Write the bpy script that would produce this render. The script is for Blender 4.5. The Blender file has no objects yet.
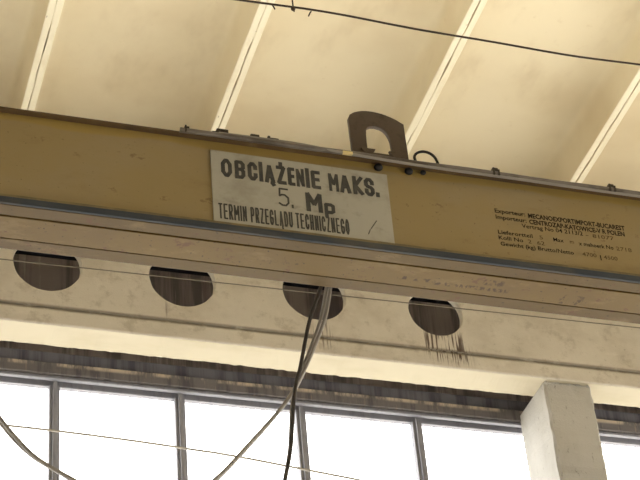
import bpy, bmesh, math, random
from mathutils import Vector, Matrix
random.seed(7)
S = bpy.context.scene
C = S.collection
EYE = 1.6                     # eye height; heights below are given from the eye
# ------------------------------------------------------------------ helpers
def link(o, parent=None):
    C.objects.link(o)
    if parent: o.parent = parent
    return o
def from_bm(name, bm, mat, parent=None, smooth=False):
    me = bpy.data.meshes.new(name); bm.normal_update(); bm.to_mesh(me); bm.free()
    if mat: me.materials.append(mat)
    if smooth:
        for p in me.polygons: p.use_smooth = True
    return link(bpy.data.objects.new(name, me), parent)
def tag(o, label=None, cat=None, group=None, kind=None):
    if label: o['label'] = label
    if cat: o['category'] = cat
    if group: o['group'] = group
    if kind: o['kind'] = kind
    return o
def empty(name, loc):
    o = bpy.data.objects.new(name, None); o.location = loc; o.empty_display_size = .1
    return link(o)
def part(o, root):
    """geometry is written in world metres; hang it under root without moving it"""
    o.parent = root
    p = root
    off = Vector((0, 0, 0))
    while p: off += p.location; p = p.parent
    o.location = o.location - off
    return o
def box(bm, x0, x1, y0, y1, z0, z1, bev=0):
    r = bmesh.ops.create_cube(bm, size=1)
    vs = r['verts']
    bmesh.ops.scale(bm, vec=(x1-x0, y1-y0, z1-z0), verts=vs)
    bmesh.ops.translate(bm, vec=((x0+x1)/2, (y0+y1)/2, (z0+z1)/2 + EYE), verts=vs)
    if bev:
        es = list({e for v in vs for e in v.link_edges})
        bmesh.ops.bevel(bm, geom=es, offset=bev, segments=2, profile=.5, affect='EDGES')
def boxo(name, mat, root, *a, bev=0):
    bm = bmesh.new(); box(bm, *a, bev=bev); o = from_bm(name, bm, mat)
    if root: part(o, root)
    return o
def tube(name, mat, root, pts, rad, smooth_n=1, res=8):
    """a round tube through points (z from the eye), Catmull-Rom smoothed"""
    P = [Vector((p[0], p[1], p[2]+EYE)) for p in pts]
    if smooth_n > 1:
        Q = []
        for i in range(len(P)-1):
            a, b, c, d = P[max(i-1, 0)], P[i], P[i+1], P[min(i+2, len(P)-1)]
            for k in range(smooth_n):
                t = k/smooth_n
                Q.append(.5*((2*b)+(c-a)*t+(2*a-5*b+4*c-d)*t*t+(3*b-a-3*c+d)*t**3))
        P = Q+[P[-1]]
    bm = bmesh.new(); rings = []
    n0 = None
    for i, p in enumerate(P):
        t = (P[min(i+1, len(P)-1)]-P[max(i-1, 0)]).normalized()
        if n0 is None: n0 = t.orthogonal().normalized()
        n0 = (n0-t*n0.dot(t)).normalized(); b = t.cross(n0)
        rings.append([bm.verts.new(p+(n0*math.cos(2*math.pi*k/res)+b*math.sin(2*math.pi*k/res))*rad) for k in range(res)])
    for A, B in zip(rings, rings[1:]):
        for k in range(res): bm.faces.new((A[k], A[(k+1) % res], B[(k+1) % res], B[k]))
    bm.faces.new(rings[0][::-1]); bm.faces.new(rings[-1])
    o = from_bm(name, bm, mat, smooth=True)
    if root: part(o, root)
    return o
def curve_mesh(name, mat, loops, y0, y1, bev=0):
    """flat shape in the X-Z plane (outer loop first, then holes) with thickness from y0 to y1"""
    cu = bpy.data.curves.new(name, 'CURVE'); cu.dimensions = '2D'; cu.fill_mode = 'BOTH'
    cu.extrude = (y1-y0)/2-bev; cu.bevel_depth = bev; cu.bevel_resolution = 1
    for lp in loops:
        s = cu.splines.new('POLY'); s.points.add(len(lp)-1); s.use_cyclic_u = True
        for q, p in zip(s.points, lp): q.co = (p[0], p[1], 0, 1)
    o = bpy.data.objects.new(name, cu); C.objects.link(o)
    dg = bpy.context.evaluated_depsgraph_get()
    me = bpy.data.meshes.new_from_object(o.evaluated_get(dg))
    bpy.data.objects.remove(o)
    me.transform(Matrix.Translation((0, (y0+y1)/2, EYE)) @ Matrix.Rotation(math.pi/2, 4, 'X'))
    me.materials.clear(); me.materials.append(mat)
    me.name = name
    return link(bpy.data.objects.new(name, me))
def loft_x(name, mat, prof, x0, x1, nx=1, jit=None, closed=True, smooth=False):
    """a profile of (y, z) swept along X; jit(i, x) -> (dy, dz)"""
    bm = bmesh.new(); R = []
    for k in range(nx+1):
        x = x0+(x1-x0)*k/nx
        r = []
        for i, (y, z) in enumerate(prof):
            dy, dz = jit(i, x) if jit else (0, 0)
            r.append(bm.verts.new((x, y+dy, z+dz+EYE)))
        R.append(r)
    n = len(prof)
    for A, B in zip(R, R[1:]):
        for i in range(n if closed else n-1): bm.faces.new((A[i], A[(i+1) % n], B[(i+1) % n], B[i]))
    if closed: bm.faces.new(R[0][::-1]); bm.faces.new(R[-1])
    bmesh.ops.recalc_face_normals(bm, faces=bm.faces)
    return from_bm(name, bm, mat, smooth=smooth)

# ------------------------------------------------------------------ materials
def rgb(r, g, b):
    f = lambda c: (c/255/12.92) if c/255 <= .04045 else ((c/255+.055)/1.055)**2.4
    return (f(r), f(g), f(b), 1)
class Mat:
    def __init__(s, name, col, rough=.8, metal=0):
        s.m = bpy.data.materials.new(name); s.m.use_nodes = True
        s.t = s.m.node_tree; s.b = s.t.nodes['Principled BSDF']
        s.b.inputs['Roughness'].default_value = rough; s.b.inputs['Metallic'].default_value = metal
        s.b.inputs['Specular IOR Level'].default_value = .3
        s.col = s.t.nodes.new('ShaderNodeRGB'); s.col.outputs[0].default_value = col
        s.out = s.col.outputs[0]; s.geo = s.t.nodes.new('ShaderNodeNewGeometry')
        s.pos = s.geo.outputs['Position']
        s.wire()
    def wire(s): s.t.links.new(s.out, s.b.inputs['Base Color'])
    def n(s, ty, **kw):
        nd = s.t.nodes.new('ShaderNode'+ty)
        for k, v in kw.items(): setattr(nd, k, v)
        return nd
    def math(s, op, a, b=None, c=None):
        nd = s.n('Math', operation=op)
        for i, v in enumerate((a, b, c)):
            if v is None: continue
            if isinstance(v, (int, float)): nd.inputs[i].default_value = v
            else: s.t.links.new(v, nd.inputs[i])
        return nd.outputs[0]
    def noise(s, scale, detail=4, rough=.55, stretch=(1, 1, 1), lo=.4, hi=.6, off=(0, 0, 0)):
        mp = s.n('Mapping'); mp.inputs['Scale'].default_value = stretch; mp.inputs['Location'].default_value = off
        s.t.links.new(s.pos, mp.inputs['Vector'])
        no = s.n('TexNoise'); no.inputs['Scale'].default_value = scale
        no.inputs['Detail'].default_value = detail; no.inputs['Roughness'].default_value = rough
        s.t.links.new(mp.outputs[0], no.inputs['Vector'])
        return s.ramp(no.outputs['Fac'], lo, hi)
    def ramp(s, v, lo, hi, a=0., b=1.):
        mr = s.n('MapRange', interpolation_type='SMOOTHSTEP')
        for k, x in (('From Min', lo), ('From Max', hi), ('To Min', a), ('To Max', b)): mr.inputs[k].default_value = x
        s.t.links.new(v, mr.inputs['Value']); return mr.outputs['Result']
    def axis(s, k):
        sp = s.n('SeparateXYZ'); s.t.links.new(s.pos, sp.inputs[0]); return sp.outputs[k]
    def mix(s, fac, col, amt=1.):
        if amt != 1: fac = s.math('MULTIPLY', fac, amt)
        mx = s.n('Mix', data_type='RGBA'); s.t.links.new(fac, mx.inputs['Factor'])
        s.t.links.new(s.out, mx.inputs['A']); mx.inputs['B'].default_value = col
        s.out = mx.outputs['Result']; s.wire(); return s
    def bump(s, scale=60, strength=.2, dist=.01):
        no = s.n('TexNoise'); no.inputs['Scale'].default_value = scale; no.inputs['Detail'].default_value = 6
        s.t.links.new(s.pos, no.inputs['Vector'])
        bp = s.n('Bump'); bp.inputs['Strength'].default_value = strength; bp.inputs['Distance'].default_value = dist
        s.t.links.new(no.outputs['Fac'], bp.inputs['Height']); s.t.links.new(bp.outputs[0], s.b.inputs['Normal']); return s

# ceiling paint: cream, soft dusty patches
m = Mat('cream_panel_paint', rgb(236, 224, 194), .9)
m.mix(m.noise(.7, 4, .55, (1, 1.3, 1), .38, .75), rgb(212, 194, 158), .6)
m.mix(m.noise(2.0, 4, .6, (1, .5, 1), .5, .8, (3, 1, 0)), rgb(188, 168, 132), .45)
m.mix(m.noise(14, 4, .6, (1, 1, 1), .62, .8), rgb(218, 202, 168), .4).bump(40, .08)
CEIL = m.m
m = Mat('pale_rib_paint', rgb(248, 240, 214), .9)  # paler cream for the rib bottoms
m.mix(m.noise(6, 5, .65, (1, .4, 1), .5, .75), rgb(232, 218, 184), .6)
m.mix(m.noise(30, 4, .6, (1, .4, 1), .66, .74), rgb(150, 130, 100), .6); RIB = m.m
m = Mat('beam_concrete', rgb(214, 208, 196), .92)
m.mix(m.noise(1.6, 6, .65, (1, 1, 1.6), .42, .7), rgb(186, 177, 161), .55)
m.mix(m.noise(9, 6, .7, (1, 1, 1), .5, .75), rgb(224, 218, 206), .5)
m.mix(m.noise(26, 5, .7, (1, 1, 1), .62, .78), rgb(122, 110, 94), .5)
m.mix(m.noise(5, 6, .7, (1, 1, 1), .52, .66, (2, 5, 1)), rgb(170, 161, 146), .5)
X, Z = m.axis(0), m.axis(2)
def band(v, a, b, s): return m.math('MULTIPLY', m.ramp(v, a-s, a+s), m.ramp(v, b-s, b+s, 1., 0.))
# run-off streaks below the fourth and the third opening
for xa, xb, za, zb, am in ((5.03, 5.36, 8.30, 8.56, .9), (5.20, 5.42, 8.27, 8.44, .8), (4.10, 4.28, 8.30, 8.57, .6), (2.92, 2.97, 8.42, 8.56, .4)):
    st = m.math('MULTIPLY', band(X, xa, xb, .03), band(Z, za+EYE, zb+EYE, .05))
    m.mix(m.math('MULTIPLY', st, m.noise(52, 3, .6, (1, 1, .035), .50, .58)), rgb(84, 66, 58), am)
# uneven brown band in and around the drip groove
gz = band(Z, 8.366+EYE, 8.408+EYE, .010)
m.mix(m.math('MULTIPLY', gz, m.noise(5, 4, .6, (1, 1, 1), .2, .5)), rgb(112, 102, 87), .7)
m.bump(90, .25)
BEAM = m.m
m = Mat('soffit_beige', rgb(186, 178, 158), .9); m.mix(m.noise(3, 5, .6, (.4, 1, 1), .45, .7), rgb(170, 160, 136), .5); SOFFIT = m.m  # separate beige tone for the underside of the beam
m = Mat('column_concrete', rgb(190, 188, 183), .92)
m.mix(m.noise(3, 6, .65, (1, 1, .5), .4, .68), rgb(164, 161, 154), .6)
m.mix(m.noise(30, 5, .7, (1, 1, .4), .6, .74), rgb(92, 84, 72), .7)
m.bump(70, .35)
COL = m.m
m = Mat('streaked_wall', rgb(160, 150, 147), .9)  # grey with darker and paler vertical streaks
m.mix(m.noise(7, 5, .65, (1, 1, .05), .44, .62), rgb(108, 102, 106), .85)
m.mix(m.noise(14, 5, .65, (1, 1, .06), .56, .68, (2, 0, 0)), rgb(196, 188, 182), .6)
WALL = m.m
m = Mat('streaked_fascia', rgb(118, 116, 124), .9); m.mix(m.noise(8, 5, .65, (1, 1, .05), .44, .62), rgb(78, 78, 88), .85); FASCIA = m.m  # darker, bluer streaked tone than the wall panel
m = Mat('shade_black', rgb(44, 47, 60), .9); SHADE = m.m  # near-black navy stands in for shade in the gap above the panel
m = Mat('dark_wall', rgb(150, 144, 134), .9); m.mix(m.noise(2, 5), rgb(128, 122, 114), .5); DWALL = m.m
m = Mat('dim_wall', rgb(112, 100, 90), .9); m.mix(m.noise(2, 5), rgb(92, 82, 74), .5); FWALL = m.m  # kept dark so little light returns onto camera-facing surfaces
m = Mat('lower_wall', rgb(190, 182, 165), .9); m.mix(m.noise(2, 5), rgb(160, 150, 130), .5); LOWER = m.m
m = Mat('lintel_steel', rgb(124, 119, 118), .7)
m.mix(m.noise(12, 5, .65, (1, 1, .1), .46, .66), rgb(84, 81, 86), .8)
zz = m.axis(2)
ed = m.math('MULTIPLY', m.ramp(zz, 8.238+EYE, 8.266+EYE), m.noise(5, 6, .75, (1, 1, .25), .42, .6))
m.mix(ed, rgb(222, 206, 184), .85)
m.mix(m.noise(34, 4, .6, (1, 1, .12), .6, .7), rgb(178, 160, 142), .5)
LINTEL = m.m
m = Mat('window_steel', rgb(146, 147, 156), .5)
m.mix(m.noise(20, 4, .6, (1, 1, .3), .5, .7), rgb(120, 120, 130), .6); FRAME = m.m
# girder paint
def girder(name, base, dust, rust_amt):
    m = Mat(name, base, .6)
    m.mix(m.noise(1.3, 5, .6, (1, 1, 1.4), .36, .66), dust, .75)
    m.mix(m.noise(5, 5, .65, (.5, 1, 1), .55, .75), rgb(132, 112, 78), .5)
    m.mix(m.noise(9, 6, .7, (.7, 1, 1), .60, .68, (5, 2, 1)), rgb(86, 58, 38), rust_amt)
    m.mix(m.noise(40, 4, .6, (1, 1, 1), .655, .70, (1, 7, 0)), rgb(52, 38, 28), rust_amt)
    return m
m = girder('ochre_web_paint', rgb(149, 131, 92), rgb(149, 134, 104), .45)
# yellower tone along the top edge
zc = m.math('ADD', m.axis(2), m.math('MULTIPLY', m.noise(2, 3, .5, (1, 1, .2), .3, .7), .03))
m.mix(m.ramp(zc, 8.03+EYE, 8.06+EYE), rgb(158, 133, 66), .7)
WEB = m.m
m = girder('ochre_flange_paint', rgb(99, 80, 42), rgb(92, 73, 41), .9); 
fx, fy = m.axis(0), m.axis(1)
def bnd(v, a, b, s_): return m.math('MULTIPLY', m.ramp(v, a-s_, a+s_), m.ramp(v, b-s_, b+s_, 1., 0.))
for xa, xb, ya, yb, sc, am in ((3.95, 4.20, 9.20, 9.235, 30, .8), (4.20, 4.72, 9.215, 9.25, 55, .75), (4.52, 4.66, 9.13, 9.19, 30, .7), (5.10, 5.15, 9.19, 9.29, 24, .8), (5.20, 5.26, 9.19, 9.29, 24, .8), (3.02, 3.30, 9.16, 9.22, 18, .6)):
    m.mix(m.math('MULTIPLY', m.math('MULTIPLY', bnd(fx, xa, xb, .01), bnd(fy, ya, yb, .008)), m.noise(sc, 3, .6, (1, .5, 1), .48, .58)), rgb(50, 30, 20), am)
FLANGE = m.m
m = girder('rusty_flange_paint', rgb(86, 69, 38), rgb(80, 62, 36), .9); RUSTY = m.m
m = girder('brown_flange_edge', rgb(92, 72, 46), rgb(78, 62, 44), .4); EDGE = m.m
m = Mat('blue_grey_strip', rgb(58, 65, 74), .55); m.mix(m.noise(6, 5, .6, (.4, 1, 1), .45, .7), rgb(88, 84, 76), .6); STRIP = m.m
m = Mat('worn_yellow_lip', rgb(136, 122, 90), .6); m.mix(m.noise(8, 4), rgb(104, 96, 78), .6); LIP = m.m
m = Mat('grey_conduit', rgb(122, 115, 108), .4, .2); m.mix(m.noise(7, 5, .6, (.4, 1, 1), .45, .68), rgb(74, 66, 59), .85); PIPE = m.m
m = Mat('brown_steel', rgb(92, 80, 70), .7); m.mix(m.noise(12, 5, .6, (1, 1, 1), .5, .7), rgb(72, 62, 54), .7)
m.mix(m.noise(30, 4, .6, (1, 1, 1), .68, .75), rgb(150, 136, 120), .5); LUG = m.m
m = Mat('black_rubber', rgb(34, 32, 31), .6); BLACK = m.m
m = Mat('dark_steel', rgb(58, 52, 47), .6); DARK = m.m
m = Mat('pale_tape', rgb(226, 208, 150), .7); TAPE = m.m
m = Mat('sign_white', rgb(172, 169, 157), .65)
m.mix(m.noise(3, 5, .65, (1, 1, 1), .45, .72), rgb(140, 135, 120), .7)
m.mix(m.noise(7, 5, .6, (.6, 1, 1), .56, .72, (4, 0, 2)), rgb(118, 114, 104), .6); SIGN = m.m
m = Mat('sign_paint', rgb(62, 62, 61), .7); m.mix(m.noise(20, 4), rgb(80, 79, 75), .6); INK = m.m
m = Mat('stencil_paint', rgb(46, 38, 26), .7); m.mix(m.noise(60, 3, .6, (1, 1, 1), .5, .7), rgb(80, 66, 44), .6); STEN = m.m
m = Mat('faded_stencil_paint', rgb(92, 76, 50), .7); m.mix(m.noise(60, 3, .6, (1, 1, 1), .45, .65), rgb(124, 104, 68), .8); FADED = m.m
m = Mat('cable_dark', rgb(62, 58, 55), .55); CABD = m.m
m = Mat('cable_grey', rgb(146, 141, 134), .5); CABG = m.m
m = Mat('wire_dark', rgb(62, 50, 42), .6); WIRED = m.m
m = Mat('wire_grey', rgb(118, 112, 102), .5); WIREG = m.m
m = Mat('wire_pale', rgb(176, 172, 164), .5); WIREP = m.m
m = Mat('floor_concrete', rgb(211, 207, 198), .9); m.mix(m.noise(.5, 5), rgb(197, 193, 184), .6); FLOOR = m.m
m = Mat('outdoor_ground', rgb(208, 204, 194), .95); m.mix(m.noise(.3, 5), rgb(190, 186, 176), .6); GROUND = m.m
# dusty glass
g = bpy.data.materials.new('dusty_glass'); g.use_nodes = True; t = g.node_tree
for n_ in list(t.nodes):
    if n_.type != 'OUTPUT_MATERIAL': t.nodes.remove(n_)
out = [n_ for n_ in t.nodes if n_.type == 'OUTPUT_MATERIAL'][0]
tr = t.nodes.new('ShaderNodeBsdfTransparent'); tl = t.nodes.new('ShaderNodeBsdfTranslucent'); gl = t.nodes.new('ShaderNodeBsdfGlossy')
gl.inputs['Roughness'].default_value = .08
tl.inputs['Color'].default_value = (.9, .9, .88, 1)
m1 = t.nodes.new('ShaderNodeMixShader'); m2 = t.nodes.new('ShaderNodeMixShader')
ns = t.nodes.new('ShaderNodeTexNoise'); ns.inputs['Scale'].default_value = 5; ns.inputs['Detail'].default_value = 6
ge = t.nodes.new('ShaderNodeNewGeometry'); t.links.new(ge.outputs['Position'], ns.inputs['Vector'])
mr = t.nodes.new('ShaderNodeMapRange'); mr.inputs['From Min'].default_value = .45; mr.inputs['From Max'].default_value = .75
mr.inputs['To Min'].default_value = .02; mr.inputs['To Max'].default_value = .16
t.links.new(ns.outputs['Fac'], mr.inputs['Value']); t.links.new(mr.outputs[0], m1.inputs[0])
t.links.new(tr.outputs[0], m1.inputs[1]); t.links.new(tl.outputs[0], m1.inputs[2])
m2.inputs[0].default_value = .04
t.links.new(m1.outputs[0], m2.inputs[1]); t.links.new(gl.outputs[0], m2.inputs[2]); t.links.new(m2.outputs[0], out.inputs['Surface'])
GLASS = g

# ------------------------------------------------------------------ the hall
X0, X1 = -10.0, 14.0
gr = boxo('ground', GROUND, None, -90, 90, -70, 110, -EYE-.8, -EYE-.32); tag(gr, kind='structure')
fl = boxo('floor', FLOOR, None, -10.5, 22, -9.4, 12.4, -EYE-.3, -EYE); tag(fl, kind='structure')
ce = boxo('ceiling', CEIL, None, X0-1, X1+6, -9.35, 12.45, 10.085, 10.2); tag(ce, kind='structure')
# precast roof panels: inverted troughs 1.5 m wide, their edge ribs meeting at an open joint
def panel(xa, xb, ga, gb):
    a, b = xa+ga, xb-gb              # joint edges
    Zr = 9.68
    half = [(0, Zr+.40), (0, Zr+.004), (.004, Zr), (.043, Zr), (.049, Zr+.006), (.080, Zr+.25), (.098, Zr+.305), (.13, Zr+.330), (.20, Zr+.337)]
    pr = [(a+d, z) for d, z in half]+[(b-d, z) for d, z in half[::-1]]
    bm = bmesh.new(); R = []
    ny = 150
    for k in range(ny+1):
        y = -9+(12.1+9)*k/ny
        r = []
        for i, (x, z) in enumerate(pr):
            j = random.uniform(-.0045, .0045) if i in (1, 2, 15, 16) else random.uniform(-.0015, .0015) if i in (3, 4, 13, 14) else 0
            r.append(bm.verts.new((x+j, y, z+EYE)))
        R.append(r)
    n = len(pr)
    rib = {1, 2, 3, 13, 14, 15, 16}
    for A, B in zip(R, R[1:]):
        for i in range(n):
            fc = bm.faces.new((A[i], A[(i+1) % n], B[(i+1) % n], B[i]))
            if i in (1, 2, 3, 13, 14, 15): fc.material_index = 1
            fc.smooth = 5 <= i <= 11
    bm.faces.new(R[0]); bm.faces.new(R[-1][::-1])
    bmesh.ops.recalc_face_normals(bm, faces=bm.faces)
    o = from_bm('roof_panel', bm, CEIL); o.data.materials.append(RIB)
    part(o, ce)
joints = [1.74-1.5*k for k in (8, 7, 6, 5, 4, 3, 2, 1)]+[1.74, 3.20, 4.706, 6.227]+[6.227+1.51*k for k in (1, 2, 3, 4, 5)]
gaps = [.0036]*11+[.006]+[.003]*5
for (a, ga), (b, gb) in zip(list(zip(joints, gaps)), list(zip(joints, gaps))[1:]): panel(a, b, ga, gb)

WY = 12.0                       # face of the window wall
wb = bmesh.new()
box(wb, X0, X1, WY+.22, WY+.32, 8.395, 9.485)     # streaked panel seen through the openings
wall = from_bm('wall_back', wb, WALL); tag(wall, kind='structure')
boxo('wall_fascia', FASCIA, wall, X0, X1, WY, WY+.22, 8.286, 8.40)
boxo('upper_strip', SHADE, wall, X0, X1, WY+.32, WY+.42, 8.5, 10.08)
boxo('lower_wall', LOWER, wall, X0, X1, WY, WY+.35, -EYE, 3.4)

# strip window with steel frame, one unit each side of the column
HEAD = 8.118
def window(name, xa, xb, mull):
    w = empty(name, ((xa+xb)/2, WY+.1, 3.4+EYE)); tag(w, kind='structure')
    bm = bmesh.new(); box(bm, xa, xb, WY-.035, WY+.09, 8.183, 8.285, bev=.006); part(from_bm('lintel', bm, LINTEL), w)
    bm = bmesh.new()
    box(bm, xa, xb, WY+.045, WY+.09, 8.118, 8.178, bev=.004)
    box(bm, xa, xb, WY-.02, WY+.02, 8.150, 8.176, bev=.006)
    box(bm, xa, xb, WY+.02, WY+.09, 3.40, 3.47, bev=.004)
    part(from_bm('window_frame', bm, FRAME), w)
    for mx in mull:
        bm = bmesh.new(); box(bm, mx-.040, mx+.040, WY+.02, WY+.085, 3.47, HEAD, bev=.005)
        box(bm, mx-.016, mx+.016, WY-.005, WY+.02, 3.47, HEAD+.02, bev=.004)
        part(from_bm('mullion', bm, FRAME), w)
    ed = [xa]+list(mull)+[xb]
    for a, b in zip(ed, ed[1:]):
        if b-a > .15:
            bm = bmesh.new(); box(bm, a+.02, b-.02, WY+.0905, WY+.0955, 3.45, HEAD+.03); part(from_bm('window_pane', bm, GLASS), w)
wl = boxo('unseen_wall_left', DWALL, None, X0-.35, X0, -9, WY+.35, -EYE, 10.08); tag(wl, kind='structure')  # unseen wall, added to block sky light from the left
wr = boxo('unseen_wall_right', LOWER, None, 19.65, 20, -9, WY+.35, 3.6, 10.08); tag(wr, kind='structure')  # unseen wall, added to cut high side light, open below
wf = boxo('unseen_wall_front', FWALL, None, X0-.35, X1+6, -9.35, -9, -EYE, 10.08); tag(wf, kind='structure')  # unseen wall behind the camera, added to dim the front faces
lm = [2.208+.978*k for k in range(-12, 4)]
window('window_1', X0, 6.228, lm)
window('window_2', 6.234, X1, [6.43+.975*k for k in range(1, 8)])

# ------------------------------------------------------------------ concrete roof beam with round openings
BY, BT = 11.40, 11.475
loops = [[(X0, 8.402), (X1, 8.402), (X1, 9.675), (X0, 9.675)]]
holes = [(-3.24, 8.80, .262), (-2.18, 8.80, .262), (-1.13, 8.80, .262), (-.07, 8.80, .262), (.98, 8.80, .262), (2.031, 8.80, .263), (3.079, 8.80, .264), (4.147, 8.815, .262), (5.160, 8.765, .232), (7.7, 8.765, .22)]
for hx, hz, r in holes:
    n = 56
    r += .004
    loops.append([(hx+r*math.cos(-2*math.pi*k/n)*(1+.006*math.sin(5*k)), hz+r*math.sin(-2*math.pi*k/n)) for k in range(n)])
beam = curve_mesh('concrete_roof_beam', BEAM, loops, BY, BT, bev=.006)
pr = [(BY+.004, 8.374), (BY+.004, 8.246), (BY+.014, 8.234), (BY+.272, 8.234), (BY+.282, 8.245), (BY+.282, 8.33), (BT, 8.405), (BY+.016, 8.405), (BY+.016, 8.388)]
def jit(i, x):
    if i in (3, 4): return random.uniform(-.005, .006), random.uniform(-.003, .003)
    if i == 0: return random.uniform(-.001, .001), random.uniform(-.003, .003)
    return 0, 0
fo = loft_x('bottom_flange', BEAM, pr, X0, X1, 500, jit)
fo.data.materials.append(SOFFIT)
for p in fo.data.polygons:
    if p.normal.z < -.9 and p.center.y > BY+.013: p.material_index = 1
part(fo, beam)
tag(beam, 'pale concrete roof beam pierced by a row of round openings, above the windows', 'beam')
# ------------------------------------------------------------------ column
bm = bmesh.new()
box(bm, 6.034, 6.450, 11.452, 11.995, -EYE, 8.232)
es = [e for e in bm.edges if abs((e.verts[0].co-e.verts[1].co).normalized().z) > .9]
bmesh.ops.bevel(bm, geom=es, offset=.020, segments=1, affect='EDGES')
bmesh.ops.bisect_plane(bm, geom=bm.verts[:]+bm.edges[:]+bm.faces[:], plane_co=(0, 0, 5+EYE), plane_no=(0, 0, 1))
for q in range(1, 41):
    bmesh.ops.bisect_plane(bm, geom=bm.verts[:]+bm.edges[:]+bm.faces[:], plane_co=(0, 0, 8.232-.07*q+EYE), plane_no=(0, 0, 1))
for v in bm.verts:
    if 5.2+EYE < v.co.z < 8.225+EYE and v.co.y < 11.6:
        v.co.x += random.uniform(-.004, .004); v.co.y += random.uniform(-.004, .004)
col = from_bm('concrete_column', bm, COL)
tag(col, 'square pale concrete column standing in front of the windows under the beam', 'column')
bm = bmesh.new()
for k in range(26):
    x = 6.05+.015*k; s = random.uniform(.006, .016)
    r = bmesh.ops.create_icosphere(bm, subdivisions=1, radius=s)
    bmesh.ops.translate(bm, vec=(x, 11.452+random.uniform(-.006, .004), 8.228+EYE+random.uniform(-.006, .002)), verts=r['verts'])
part(from_bm('mortar_joint', bm, COL), col)

# ------------------------------------------------------------------ overhead crane girder
GX0, GX1 = -4.0, 12.5
G = empty('crane_girder', (4.0, 9.2, 7.34+EYE))
tag(G, 'long ochre steel crane girder crossing the hall in front of the concrete beam', 'crane girder')
boxo('web_plate', WEB, G, GX0, GX1, 9.0, 9.012, 7.355, 8.092)
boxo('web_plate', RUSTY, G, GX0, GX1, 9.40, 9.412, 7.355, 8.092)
boxo('top_flange', EDGE, G, GX0, GX1, 8.962, 9.45, 8.090, 8.108, bev=.003)
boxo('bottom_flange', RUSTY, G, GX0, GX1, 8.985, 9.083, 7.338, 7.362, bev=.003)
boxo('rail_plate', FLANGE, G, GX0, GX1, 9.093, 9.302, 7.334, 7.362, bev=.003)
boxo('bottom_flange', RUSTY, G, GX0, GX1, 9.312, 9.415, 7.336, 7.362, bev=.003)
boxo('edge_strip', STRIP, G, GX0, GX1, 8.968, 8.988, 7.342, 7.392, bev=.004)
boxo('edge_lip', LIP, G, GX0, GX1, 8.978, 9.0, 7.396, 7.418, bev=.004)
# conduit along the top edge with its clamps
cd = tube('conduit', PIPE, G, [(2.44+.25*k, 8.942, 8.100+.003*math.sin(k*1.7)) for k in range(42)], .018, 2, 10)
for cx in (2.485, 4.63, 5.49):
    bm = bmesh.new()
    if cx < 2.6:
        box(bm, cx-.016, cx+.016, 8.935, 8.965, 8.110, 8.136, bev=.003); box(bm, cx-.016, cx-.006, 8.921, 8.955, 8.085, 8.134, bev=.002)
        part(from_bm('clamp', bm, DARK), cd); continue
    box(bm, cx-.020, cx+.020, 8.935, 8.975, 8.116, 8.150, bev=.003)
    box(bm, cx-.026, cx-.012, 8.921, 8.960, 8.080, 8.140, bev=.002); box(bm, cx+.012, cx+.024, 8.921, 8.960, 8.080, 8.128, bev=.002)
    part(from_bm('clamp', bm, DARK), cd)
tube('thin_cable', CABG, G, [(2.7, 8.950, 8.126), (3.2, 8.948, 8.128), (3.5, 8.930, 8.092), (3.9, 8.932, 8.076), (4.3, 8.935, 8.073), (4.8, 8.938, 8.078), (5.4, 8.938, 8.074), (7, 8.938, 8.078), (11, 8.938, 8.074)], .0095, 6)
boxo('tape_wrap', TAPE, G, 3.535, 3.605, 8.918, 8.940, 8.078, 8.100, bev=.003)
# lifting eye plate standing on the girder
ly = 9.15
outer = [(3.697, 8.109), (3.690, 8.602), (3.703, 8.632), (3.733, 8.657), (3.763, 8.671), (3.795, 8.681), (3.827, 8.686), (3.865, 8.688), (3.901, 8.685), (3.935, 8.680), (3.968, 8.671), (4.002, 8.659), (4.034, 8.645), (4.088, 8.611), (4.094, 8.109)]
inner = [(3.800, 8.16), (3.799, 8.395), (3.801, 8.47), (3.806, 8.515), (3.820, 8.540), (3.845, 8.555), (3.877, 8.561), (3.912, 8.555), (3.938, 8.541), (3.958, 8.517), (3.972, 8.484), (3.981, 8.445), (3.983, 8.40), (3.983, 8.16)]
lug = curve_mesh('lifting_eye', LUG, [outer[::-1], inner], ly-.016, ly+.016, bev=.003); part(lug, G)
lug['label'] = 'dark brown arched lifting eye plate'
bm = bmesh.new()
for gx in (3.80, 4.0):
    r = bmesh.ops.create_cone(bm, segments=3, radius1=.06, radius2=.06, depth=.02, cap_ends=True)
    bmesh.ops.rotate(bm, matrix=Matrix.Rotation(math.pi/2, 3, 'X'), verts=r['verts'])
    bmesh.ops.rotate(bm, matrix=Matrix.Rotation(math.pi, 3, 'Y'), verts=r['verts'])
    bmesh.ops.translate(bm, vec=(gx, 9.125, 8.30+EYE), verts=r['verts'])
box(bm, 3.74, 4.05, 9.118, 9.134, 8.109, 8.30)
part(from_bm('stiffener', bm, LUG), lug)
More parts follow.
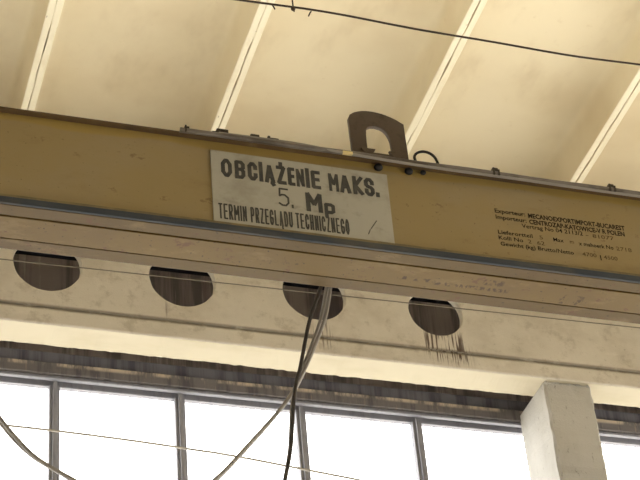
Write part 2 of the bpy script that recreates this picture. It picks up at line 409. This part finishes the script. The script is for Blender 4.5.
# small stops and brackets on the top flange
for a, b, h in ((2.665, 2.70, 8.165), (2.695, 2.775, 8.192), (2.925, 2.985, 8.186), (3.042, 3.060, 8.190), (3.055, 3.117, 8.176), (3.30, 3.36, 8.155)):
    bm = bmesh.new(); box(bm, a, b, 8.975, 9.03, 8.108, h, bev=.004); box(bm, a-.01, b+.01, 8.97, 9.05, 8.107, 8.12, bev=.003)
    part(from_bm('stop_block', bm, DARK), G)
tube('cable_loop', BLACK, G, [(4.064, 8.95, 8.10), (4.070, 8.985, 8.185), (4.088, 8.99, 8.225), (4.12, 8.99, 8.247), (4.155, 8.99, 8.254), (4.190, 8.99, 8.245), (4.216, 8.985, 8.215), (4.226, 8.975, 8.17), (4.224, 8.95, 8.10)], .0095, 5, 10)
for gx, gz, r in ((3.800, 8.052, .027), (4.015, 8.055, .026), (4.118, 8.062, .018)):
    bm = bmesh.new(); q = bmesh.ops.create_uvsphere(bm, u_segments=14, v_segments=10, radius=r)
    bmesh.ops.scale(bm, vec=(1.15, .9, 1), verts=q['verts']); bmesh.ops.translate(bm, vec=(gx, 8.985, gz+EYE), verts=q['verts'])
    part(from_bm('cable_gland', bm, BLACK, smooth=True), G)

# ------------------------------------------------------------------ lettering
c = .24
GLY = {
 'O': [[(0,c),(0,1-c),(c*1.6,1),(1-c*1.6,1),(1,1-c),(1,c),(1-c*1.6,0),(c*1.6,0),(0,c)]],
 'B': [[(0,0),(0,1),(.72,1),(1,.86),(1,.64),(.75,.52),(0,.52)],[(.75,.52),(1,.40),(1,.14),(.72,0),(0,0)]],
 'C': [[(1,.72),(1,.84),(.65,1),(.35,1),(0,.82),(0,.18),(.35,0),(.65,0),(1,.16),(1,.28)]],
 'I': [[(.5,0),(.5,1)]],
 'i': [[(.5,0),(.5,.80)],[(.5,1.0),(.5,1.10)]],
 'A': [[(0,0),(.5,1),(1,0)],[(.22,.3),(.78,.3)]],
 'Ą': [[(0,0),(.5,1),(1,0)],[(.22,.3),(.78,.3)],[(.95,0),(.85,-.12),(1,-.2)]],
 'Ż': [[(0,1),(1,1),(0,0),(1,0)],[(.5,1.18),(.5,1.27)]],
 'Z': [[(0,1),(1,1),(0,0),(1,0)]],
 'E': [[(1,0),(0,0),(0,1),(1,1)],[(0,.52),(.85,.52)]],
 'N': [[(0,0),(0,1),(1,0),(1,1)]],
 'M': [[(0,0),(0,1),(.5,.36),(1,1),(1,0)]],
 'K': [[(0,0),(0,1)],[(1,1),(.1,.48),(1,0)]],
 'S': [[(1,.76),(1,.86),(.68,1),(.3,1),(0,.86),(0,.64),(.25,.53),(.75,.47),(1,.36),(1,.14),(.7,0),(.3,0),(0,.14),(0,.26)]],
 'T': [[(0,1),(1,1)],[(.5,1),(.5,0)]],
 'R': [[(0,0),(0,1),(.75,1),(1,.86),(1,.62),(.75,.5),(0,.5)],[(.5,.5),(1,0)]],
 'P': [[(0,0),(0,1),(.75,1),(1,.86),(1,.60),(.75,.46),(0,.46)]],
 'G': [[(1,.74),(1,.86),(.65,1),(.35,1),(0,.84),(0,.16),(.35,0),(.65,0),(1,.16),(1,.46),(.55,.46)]],
 'L': [[(0,1),(0,0),(1,0)]],
 'D': [[(0,0),(0,1),(.6,1),(1,.8),(1,.2),(.6,0),(0,0)]],
 'U': [[(0,1),(0,.16),(.35,0),(.65,0),(1,.16),(1,1)]],
 'H': [[(0,0),(0,1)],[(1,0),(1,1)],[(0,.5),(1,.5)]],
 '5': [[(.95,1),(.1,1),(.06,.56),(.3,.64),(.65,.64),(1,.48),(1,.16),(.7,0),(.3,0),(0,.1)]],
 'p': [[(0,-.48),(0,1),(.7,1),(1,.85),(1,.15),(.7,0),(0,0)]],
 '.': [[(.5,0),(.5,.10)]],
 '/': [[(0,0),(.22,.30)],[(.34,.40),(1,1)]],
}
def glyph(bm, ch, x0, x1, z0, z1, th, y0, y1):
    h = th/2
    u = lambda p: Vector((x0+h+(x1-x0-th)*p[0], z0+h+(z1-z0-th)*p[1]))
    for pl in GLY[ch]:
        P = [u(p) for p in pl]
        closed = (P[0]-P[-1]).length < 1e-6
        for i in range(len(P)-1):
            d = (P[i+1]-P[i]).normalized(); nrm = Vector((-d.y, d.x))
            straight = lambda v: abs(d.dot(v)) > .93
            ea = h if (i == 0 and not closed) else h*.42
            eb = h if (i == len(P)-2 and not closed) else h*.42
            a = P[i]-d*ea; b = P[i+1]+d*eb
            e_ = .00004*(glyph.n % 37); glyph.n += 1
            q = [a+nrm*h, a-nrm*h, b-nrm*h, b+nrm*h]
            f = [bm.verts.new((v.x, y0-e_, v.y+EYE)) for v in q]; k = [bm.verts.new((v.x, y1, v.y+EYE)) for v in q]
            bm.faces.new(f); bm.faces.new(k[::-1])
            for j in range(4): bm.faces.new((f[j], k[j], k[(j+1) % 4], f[(j+1) % 4]))
glyph.n = 0
# the load sign
sg = empty('load_sign', (3.246, 8.99, 7.43+EYE))
tag(sg, 'off-white crane load sign with black Polish lettering on the face of the girder', 'sign')
bm = bmesh.new()
q = [(2.647, 7.422), (3.848, 7.422), (3.853, 7.998), (2.648, 8.006)]
f = [bm.verts.new((x, 8.985, z+EYE)) for x, z in q]; k = [bm.verts.new((x, 8.9995, z+EYE)) for x, z in q]
bm.faces.new(f); bm.faces.new(k[::-1])
for j in range(4): bm.faces.new((f[j], k[j], k[(j+1) % 4], f[(j+1) % 4]))
bmesh.ops.recalc_face_normals(bm, faces=bm.faces)
part(from_bm('plate', bm, SIGN), sg)
SY0, SY1 = 8.9835, 8.9852
bm = bmesh.new()
for ch, a, b in (('O', 2.712, 2.784), ('B', 2.803, 2.872), ('C', 2.889, 2.954), ('i', 2.966, 2.990), ('Ą', 3.002, 3.070), ('Ż', 3.083, 3.147), ('E', 3.158, 3.207),
                 ('N', 3.217, 3.271), ('i', 3.281, 3.306), ('E', 3.318, 3.381), ('M', 3.438, 3.505), ('A', 3.513, 3.588), ('K', 3.604, 3.675), ('S', 3.684, 3.752), ('.', 3.760, 3.784)):
    glyph(bm, ch, a, b, 7.793, 7.945, .026 if ch not in 'NM' else .0195, SY0, SY1)
part(from_bm('lettering', bm, INK), sg)
bm = bmesh.new()
glyph(bm, '5', 3.083, 3.155, 7.613, 7.760, .012, SY0, SY1); glyph(bm, '.', 3.168, 3.182, 7.606, 7.75, .013, SY0, SY1)
part(from_bm('lettering', bm, INK), sg); bm = bmesh.new()
glyph(bm, 'M', 3.268, 3.378, 7.597, 7.758, .029, SY0, SY1); glyph(bm, 'p', 3.390, 3.462, 7.597, 7.684, .024, SY0, SY1)
part(from_bm('lettering', bm, INK), sg); bm = bmesh.new()
glyph(bm, '/', 3.672, 3.742, 7.470, 7.590, .006, SY0, SY1)
part(from_bm('scratch_mark', bm, INK), sg)
bm = bmesh.new()
for word, a, b in (('TERMIN', 2.679, 2.863), ('PRZEGLĄDU', 2.889, 3.166), ('TECHNICZNEGO', 3.187, 3.546)):
    W = [1.25 if ch == 'M' else .45 if ch == 'I' else 1 for ch in word]
    st = (b-a+.008)/sum(W); x = a
    for ch, w_ in zip(word, W):
        glyph(bm, ch, x, x+st*w_-.0075, 7.445, 7.568, .0100, SY0, SY1); x += st*w_
part(from_bm('lettering', bm, INK), sg)

# shipping stencil sprayed on the web
def text(name, body, mat, x0, x1, z0, cap, bold, root):
    cu = bpy.data.curves.new(name, 'FONT'); cu.body = body; cu.size = 1; cu.offset = bold; cu.extrude = .0; cu.resolution_u = 2
    o = bpy.data.objects.new(name, cu); C.objects.link(o)
    dg = bpy.context.evaluated_depsgraph_get()
    me = bpy.data.meshes.new_from_object(o.evaluated_get(dg)); bpy.data.objects.remove(o)
    xs = [v.co.x for v in me.vertices]; xa, xb = min(xs), max(xs)
    for v in me.vertices:
        v.co = ((v.co.x-xa)/(xb-xa)*(x1-x0)+x0, 8.9985, v.co.y/.73*cap+z0+EYE)
    me.materials.clear(); me.materials.append(mat); me.name = name
    o = link(bpy.data.objects.new(name, me)); part(o, root); return o
TX = [('Exporteur:', STEN, 4.604, 4.824, 7.808, .036, .02), ('MECANOEXPORTIMPORT-BUCAREST', STEN, 4.845, 5.559, 7.800, .040, .032),
      ('Importeur:', STEN, 4.604, 4.826, 7.755, .036, .02), ('CENTROZAP-KATOWICE-V R POLEN', STEN, 4.845, 5.548, 7.748, .040, .032),
      ('Vertrag No 04 2113/2', STEN, 4.784, 5.230, 7.706, .036, .012), ('-', FADED, 5.25, 5.27, 7.702, .034, .01), ('81077', FADED, 5.30, 5.459, 7.700, .034, .01),
      ('Lieferortteil', STEN, 4.602, 4.850, 7.628, .034, .012), ('5', FADED, 4.90, 4.925, 7.626, .034, .01), ('Max', STEN, 5.00, 5.075, 7.624, .034, .012), ('m', FADED, 5.12, 5.15, 7.624, .034, .01),
      ('x mahoerk No', STEN, 5.185, 5.44, 7.618, .034, .012), ('2718', FADED, 5.46, 5.575, 7.616, .034, .01),
      ('Kolli No', STEN, 4.600, 4.775, 7.580, .034, .012), ('2', FADED, 4.81, 4.835, 7.578, .034, .01), ('62', FADED, 4.875, 4.93, 7.577, .034, .01),
      ('Gewicht (kg) Brutto/Netto', STEN, 4.606, 5.133, 7.530, .034, .014), ('4700', FADED, 5.196, 5.30, 7.531, .034, .012), ('|', STEN, 5.325, 5.332, 7.522, .034, .012), ('4500', FADED, 5.352, 5.454, 7.527, .034, .012)]
for t_ in TX: text('stencil_lettering', *t_, G)

# ------------------------------------------------------------------ wires and cables
ow = tube('overhead_wire', WIRED, None, [(x, 8.6, 9.022-.020*(x-2.8)/2.9+.012*math.sin(x*2.3)-.006*math.sin(x*5.1)) for x in [-10+.25*k for k in range(92)]], .0085, 2, 6)
tag(ow, 'dark rusty wire strung under the ceiling above the crane girder', 'wire')
for (x, z0, dx, dz) in ((3.165, 9.016, -.006, .655), (3.165, 9.02, .004, -.035), (3.00, 9.028, .035, -.05), (3.29, 9.014, -.022, -.05)):
    tube('wire_tie', WIRED, ow, [(x, 8.598, z0), (x+dx*.5, 8.59, z0+dz*.5+.004), (x+dx, 8.596, z0+dz)], .005, 3, 6)
bm = bmesh.new(); q = bmesh.ops.create_icosphere(bm, subdivisions=2, radius=.016); bmesh.ops.translate(bm, vec=(3.165, 8.6, 9.015+EYE), verts=q['verts'])
part(from_bm('wire_knot', bm, WIRED), ow)
w1 = tube('taut_wire', WIREG, None, [(x, 11.2, 8.627+.0119*(x-1.64)) for x in [-10, 1, 3, 5, 7, 13]], .005, 1, 6)
tag(w1, 'thin taut wire stretched across the round openings of the concrete beam', 'wire')
w2 = tube('taut_wire', WIREP, None, [(x, 11.6, 7.448-.0055*(x-1.6)-.0215*max(0, x-1.6)**2) for x in [-10.0+.4*k for k in range(35)]]+[(5.2, 11.6, 7.16), (5.95, 11.62, 7.05), (6.05, 11.6, 7.04)], .0085, 2, 8)
tag(w2, 'thin slack wire hanging in front of the bright window panes', 'wire')
def cable(pts, dy=0, dx=0): return [((x+dx)*(9.5+dy)/9.5, 9.50+dy, (z*(9.5+dy)/9.5 if z < 7.5 else z)) for x, z in pts]
A = [(3.530, 7.598), (3.516, 7.456), (3.500, 7.386), (3.401, 7.103), (3.312, 6.733), (3.274, 6.602), (3.246, 6.442), (3.208, 6.133), (3.154, 5.894), (3.10, 5.65), (3.04, 5.3), (3.0, 4.8), (2.98, 4.2)]
t1 = tube('hanging_cable', CABD, None, cable(A), .0125, 6)
tag(t1, 'thick dark cable hanging almost straight down from the girder before the windows', 'cable')
B = [(3.600, 7.598), (3.580, 7.465), (3.566, 7.378), (3.513, 7.151), (3.406, 6.873), (3.306, 6.653), (3.181, 6.435), (2.976, 6.169), (2.712, 5.851), (2.496, 5.70), (2.284, 5.64), (2.075, 5.67), (1.862, 5.767), (1.650, 5.888), (1.531, 6.005), (1.422, 6.145), (1.298, 6.342), (1.135, 6.741), (1.026, 7.178), (.98, 7.598)]
t2 = tube('hanging_cable', CABG, None, cable(B, .03), .012, 6)
tag(t2, 'grey cable sagging in a long loop from the girder to the lower left window pane', 'cable')
B2 = [(3.585, 7.598), (3.558, 7.465), (3.544, 7.378), (3.486, 7.151), (3.385, 6.873), (3.292, 6.653), (3.236, 6.442), (3.200, 6.133), (3.150, 5.894), (3.08, 5.6), (2.98, 5.2), (2.95, 4.4)]
t3 = tube('hanging_cable', CABG, None, cable(B2, .055), .0105, 6)
tag(t3, 'grey cable crossing the sagging loop and hanging beside the thick dark cable', 'cable')
# clips that carry the cables on the rear of the girder
bm = bmesh.new()
box(bm, 3.49, 3.66, 9.412, 9.61, 7.60, 7.66, bev=.004)
part(from_bm('cable_bracket', bm, DARK), G)
bm = bmesh.new(); box(bm, .92, 1.02, 9.412, 9.61, 7.60, 7.66, bev=.004)
part(from_bm('cable_bracket', bm, DARK), G)
D = [(3.560, 7.598), (3.550, 7.465), (3.535, 7.378), (3.475, 7.12), (3.372, 6.80), (3.288, 6.60), (3.172, 6.415), (2.970, 6.148), (2.712, 5.836), (2.496, 5.64), (2.284, 5.56), (2.075, 5.61), (1.80, 5.790), (1.640, 5.882), (1.520, 5.988), (1.410, 6.126), (1.285, 6.322), (1.12, 6.72), (1.012, 7.16), (.965, 7.598)]
t4 = tube('hanging_cable', CABG, None, cable(D, .085), .009, 6)
tag(t4, 'slimmer grey cable running close below the long sagging cable loop', 'cable')
for t_ in (t1, t2, t3, t4): t_['group'] = 'cables hanging from the crane girder'
for t_ in (w1, w2): t_['group'] = 'thin wires stretched along the window wall'

# ------------------------------------------------------------------ camera
f, pitch, yaw, roll = 1902.964, .655544, .355747, -.0975867
cp, sp, cy, sy = math.cos(pitch), math.sin(pitch), math.cos(yaw), math.sin(yaw)
fw = Vector((sy*cp, cy*cp, sp)); r0 = Vector((cy, -sy, 0)); u0 = r0.cross(fw)
r = math.cos(roll)*r0+math.sin(roll)*u0; u = -math.sin(roll)*r0+math.cos(roll)*u0
cam = bpy.data.cameras.new('camera'); cam.sensor_width = 36; cam.lens = f/640*36; cam.clip_end = 300
co = bpy.data.objects.new('camera', cam); C.objects.link(co)
M3 = Matrix((r, u, -fw)).transposed()
co.matrix_world = Matrix.Translation((0, 0, EYE)) @ M3.to_4x4()
S.camera = co
# ------------------------------------------------------------------ light: bright overcast sky through the open sides and windows
w = bpy.data.worlds.new('sky'); S.world = w; w.use_nodes = True
bg = w.node_tree.nodes['Background']; bg.inputs[0].default_value = (1.0, .985, .96, 1); bg.inputs[1].default_value = 5.5
sl = bpy.data.lights.new('sun', 'SUN'); sl.energy = 9.5; sl.angle = math.radians(2); sl.color = (1, .985, .96)
so = bpy.data.objects.new('sun', sl); C.objects.link(so)
so.rotation_euler = Vector((-.25, -1, -1.05)).to_track_quat('-Z', 'Y').to_euler(); so.location = (10, 40, 40)
S.view_settings.view_transform = 'Standard'; S.view_settings.look = 'None'
S.view_settings.exposure = -0.06; S.view_settings.gamma = 1; S.view_settings.use_curve_mapping = False
